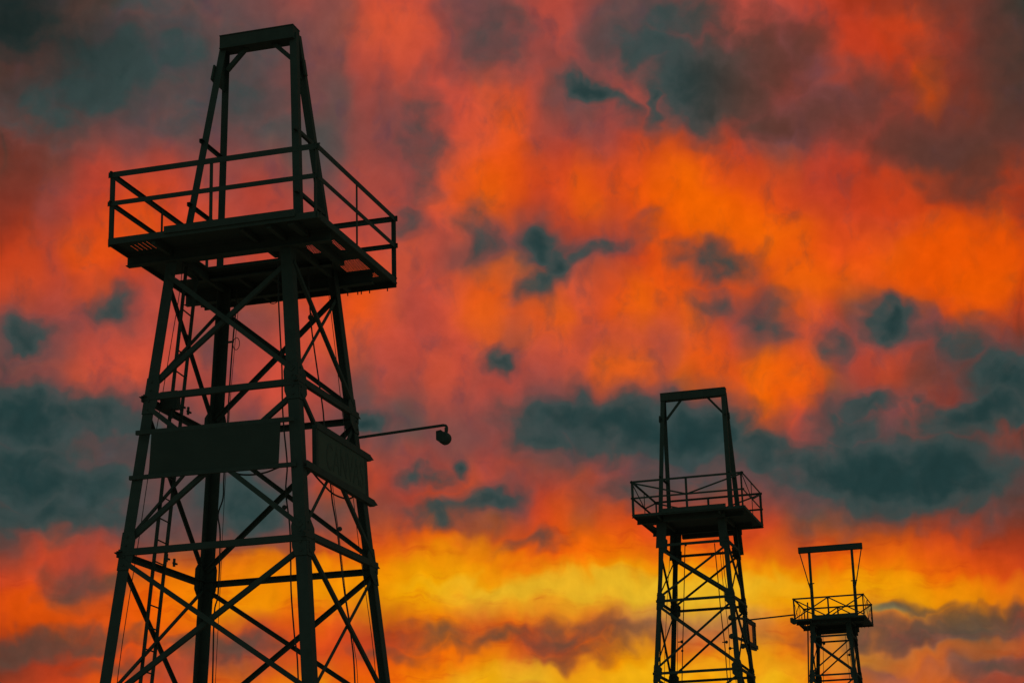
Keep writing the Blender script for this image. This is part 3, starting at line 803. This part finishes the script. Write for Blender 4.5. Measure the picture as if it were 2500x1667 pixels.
def cable(root, Hh, pts, r, v=None, name="cable"):
    P = [Vector((p[0], p[1], Hh + p[2])) if v is None else Vector((p[0], v, Hh + p[1])) for p in pts]
    return MB().tube(smooth_path(P, 5), r, 6).build(name, RUBBER, root)
cable(T1r, H, [(-.9, -.70, -.1), (-.95, -.71, -.64), (-1.04, -.76, -1.39), (-1.13, -.81, -2.14), (-1.22, -.81, -2.7), (-1.31, -.87, -3.44), (-1.4, -.95, -4.42), (-1.49, -1.27, -6.29), (-1.6, -1.5, -9.0)], .0065)
cable(T1r, H, [(-.74, -.1), (-.76, -.46), (-.80, -.93), (-.83, -1.38), (-.86, -1.95), (-.87, -2.23), (-.92, -3.07), (-.93, -3.42), (-1.01, -3.68), (-.97, -4.01), (-.99, -4.88), (-1.05, -5.2), (-1.06, -6.23), (-1.1, -9.0)], .013, .9)
cable(T1r, H, [(-.70, -.1), (-.78, -1.0), (-.845, -1.9), (-.93, -3.6), (-.975, -4.9), (-1.03, -6.3), (-1.1, -9.0)], .005, .93)
cable(T1r, H, [(.60, -.3), (.61, -.87), (.64, -1.43), (.67, -1.94), (.68, -2.46), (.71, -2.88), (.76, -3.38), (.74, -3.77), (.80, -4.25), (.82, -4.73), (.83, -5.23), (.88, -5.83), (.94, -6.44), (1.0, -9.0)], .012, -.6)
cable(T1r, H, [(.71, -.1), (.73, -.58), (.75, -.87), (.79, -1.26), (.94, -2.28), (.97, -2.57), (1.07, -3.49), (1.1, -3.78), (1.17, -4.18), (1.25, -4.85), (1.29, -5.16), (1.38, -5.74), (1.44, -6.45), (1.5, -9.0)], .012, .3)
cable(T1r, H, [(1.07, -3.3), (1.115, -3.78), (1.175, -4.18), (1.255, -4.85), (1.31, -5.3), (1.42, -5.95), (1.47, -6.5), (1.55, -9.0)], .005, .34)
cable(T1r, H, [(.83, -.1), (.85, -.4), (.96, -1.35), (1.05, -2.17), (1.23, -3.59), (1.33, -4.42), (1.42, -5.04), (1.58, -6.4), (1.7, -9.0)], .0055, .8)
cable(T1r, H, [(.10, -3.50), (.18, -3.54), (.28, -3.6), (.49, -3.625), (.69, -3.61), (.87, -3.56), (1.07, -3.51)], .013, -1.2, "sagging_cable")
cable(T1r, H, [(1.17, -.95, -3.42), (1.17, -.83, -3.46), (1.17, -.58, -3.55), (1.17, -.28, -3.62), (1.17, .14, -3.69), (1.17, .61, -3.67), (1.17, .89, -3.61), (1.17, 1.05, -3.51)], .014, None, "sagging_cable")
# cable weights and the ring bracket
for u, v, z in ((.72, -.6, -4.0), (1.215, .3, -4.19)):
    b = MB().ball(P1(u, v, z), .036); b.tube([P1(u, v, z), P1(u + (.05 if u < 1 else -.05), v, z + .01)], .012, 6); b.build("float_ball", RUBBER, T1r)
b = MB().ball(P1(.745, .3, -.90), .036, sc=(1, 1, 1.3)); b.tube(smooth_path([P1(.75, .3, -.82), P1(.79, .3, -.9), P1(.765, .3, -1.0)], 5), .007, 6); b.build("pulley", DARK, T1r)
rg = MB(); ring = []
for i in range(25):
    t = 2 * math.pi * i / 24; ring.append(P1(-.742 + .055 * math.cos(t), .9, -.985 + .098 * math.sin(t)))
rg.tube(ring, .006, 6); rg.tube([P1(-.90, .9, -.945), P1(-.79, .9, -.945)], .018, 8); rg.build("ring_bracket", DARK, T1r)
ring = []
for i in range(17):
    t = math.pi + math.pi * i / 16; ring.append(P1(.53 + .065 * math.cos(t), -.6, -.88 + .04 * math.sin(t)))
MB().tube(ring, .007, 6).build("hook", DARK, T1r)
bx = MB(); bx.box(-1.09, -.82, -.98, -.86, H - 2.47, H - 2.20); bx.box(-1.07, -.84, -.985, -.981, H - 2.45, H - 2.22)
bx.tube([P1(-.93, -.92, -2.47), P1(-.93, -.92, -2.60)], .018, 8); bx.tube([P1(-.93, -.92, -2.53), P1(-.88, -.92, -2.53)], .014, 8)
bx.build("junction_box", DARK, T1r)
for v, z in ((-.08, -2.24), (.12, -2.27), (-.05, -4.53), (.20, -4.56)):   # little pipe clamps on the left girts
    u = -1.17 if z > -3 else -1.39
    m = MB(); m.bar(P1(u, v, z), P1(u, v + .01, z + .12), .03, .03); m.bar(P1(u, v - .03, z + .05), P1(u, v + .1, z + .05), .025, .025); m.build("pipe_clamp", DARK, T1r)
# ------------------------------------------------------------------ fittings of the middle derrick
H2 = T2['H']
def P2(u, v, z): return Vector((u, v, H2 + z))
fr = MB(); u = 1.14
fr.angle(P2(u, .72, -3.03), P2(u, 2.75, -2.98), .12, (1, 0, 0), .012); fr.angle(P2(u + .03, .72, -3.76), P2(u + .03, 2.75, -3.71), .12, (1, 0, 0), .012)
fr.angle(P2(u + .01, .82, -2.95), P2(u + .01, .82, -3.80), .11, (1, 0, 0), .012); fr.angle(P2(u + .01, 2.55, -2.95), P2(u + .01, 2.52, -3.75), .13, (1, 0, 0), .012)
fr.bar(P2(u - .04, -1.45, -3.32), P2(u - .04, .8, -3.05), .07, .07); fr.bar(P2(u - .04, -1.45, -3.88), P2(u - .04, .8, -3.74), .07, .07)
fr.bar(P2(u - .04, .3, -3.95), P2(u - .02, 2.6, -3.80), .06, .06)
for q in ((-1.5, -3.33), (-1.5, -3.89), (.3, -3.96)): fr.ball(P2(u - .04, q[0], q[1]), .085)
s2 = fr.build("sign_frame", STEEL, T2r)
pn = MB(); pn.prism([P2(u - .02, .86, -3.74), P2(u - .02, 2.5, -3.70), P2(u - .02, 2.5, -3.02), P2(u - .02, .86, -3.06)], [P2(u - .008, .86, -3.74), P2(u - .008, 2.5, -3.70), P2(u - .008, 2.5, -3.02), P2(u - .008, .86, -3.06)])
pn.build("sign_panel", PANE, s2, "translucent brownish panel")
for pts, r in (([(-.54, -.66), (-.65, -2.17), (-.75, -3.47), (-.86, -4.95), (-1.0, -7)], .014), ([(.4, -.7), (.42, -1.27), (.45, -1.93), (.48, -2.91), (.54, -3.85), (.56, -4.84), (.6, -7)], .015),
               ([(.56, -.88), (.61, -2.27), (.69, -3.57), (.66, -4.53), (.7, -7)], .009), ([(.64, -.95), (.67, -1.81), (.76, -2.6), (.81, -3.9), (.85, -7)], .01),
               ([(-.81, -1.0), (-.9, -3.14), (-1.01, -4.94), (-1.1, -7)], .008), ([(-1.05, -1.05), (-1.24, -2.79), (-1.38, -4.4), (-1.5, -7)], .008)):
    cable(T2r, H2, pts, r, .3)
for u, v, z in ((-.80, .3, -3.98), (.40, .3, -.62), (-.52, .3, -.68)): MB().ball(P2(u, v, z), .04).build("float_ball", RUBBER, T2r)
for u, z in ((.60, -3.80), (.70, -4.0), (-.80, -3.70)):
    m = MB().ball(P2(u, .3, z), .05); m.tube([P2(u, .3, z), P2(u - .13 if u < .65 else u + .13, .3, z)], .018, 8); m.build("insulator", DARK, T2r)

# ------------------------------------------------------------------ fittings of the far derrick
H3 = T3['H']
for pts in ([(-.63, -.4), (-.70, -1.6), (-.78, -2.95), (-.95, -6)], [(.46, -.4), (.49, -1.2), (.53, -2.7), (.6, -6)], [(.62, -.5), (.64, -1.6), (.67, -2.62), (.75, -6)]):
    cable(T3r, H3, pts, .012, .3)
for u, z in ((-.62, -.98), (.50, -.92), (.60, -1.62)):
    m = MB().ball(Vector((u, .3, H3 + z)), .07); m.tube([Vector((u, .3, H3 + z)), Vector((u - .12, .3, H3 + z))], .02, 8); m.build("insulator", DARK, T3r)
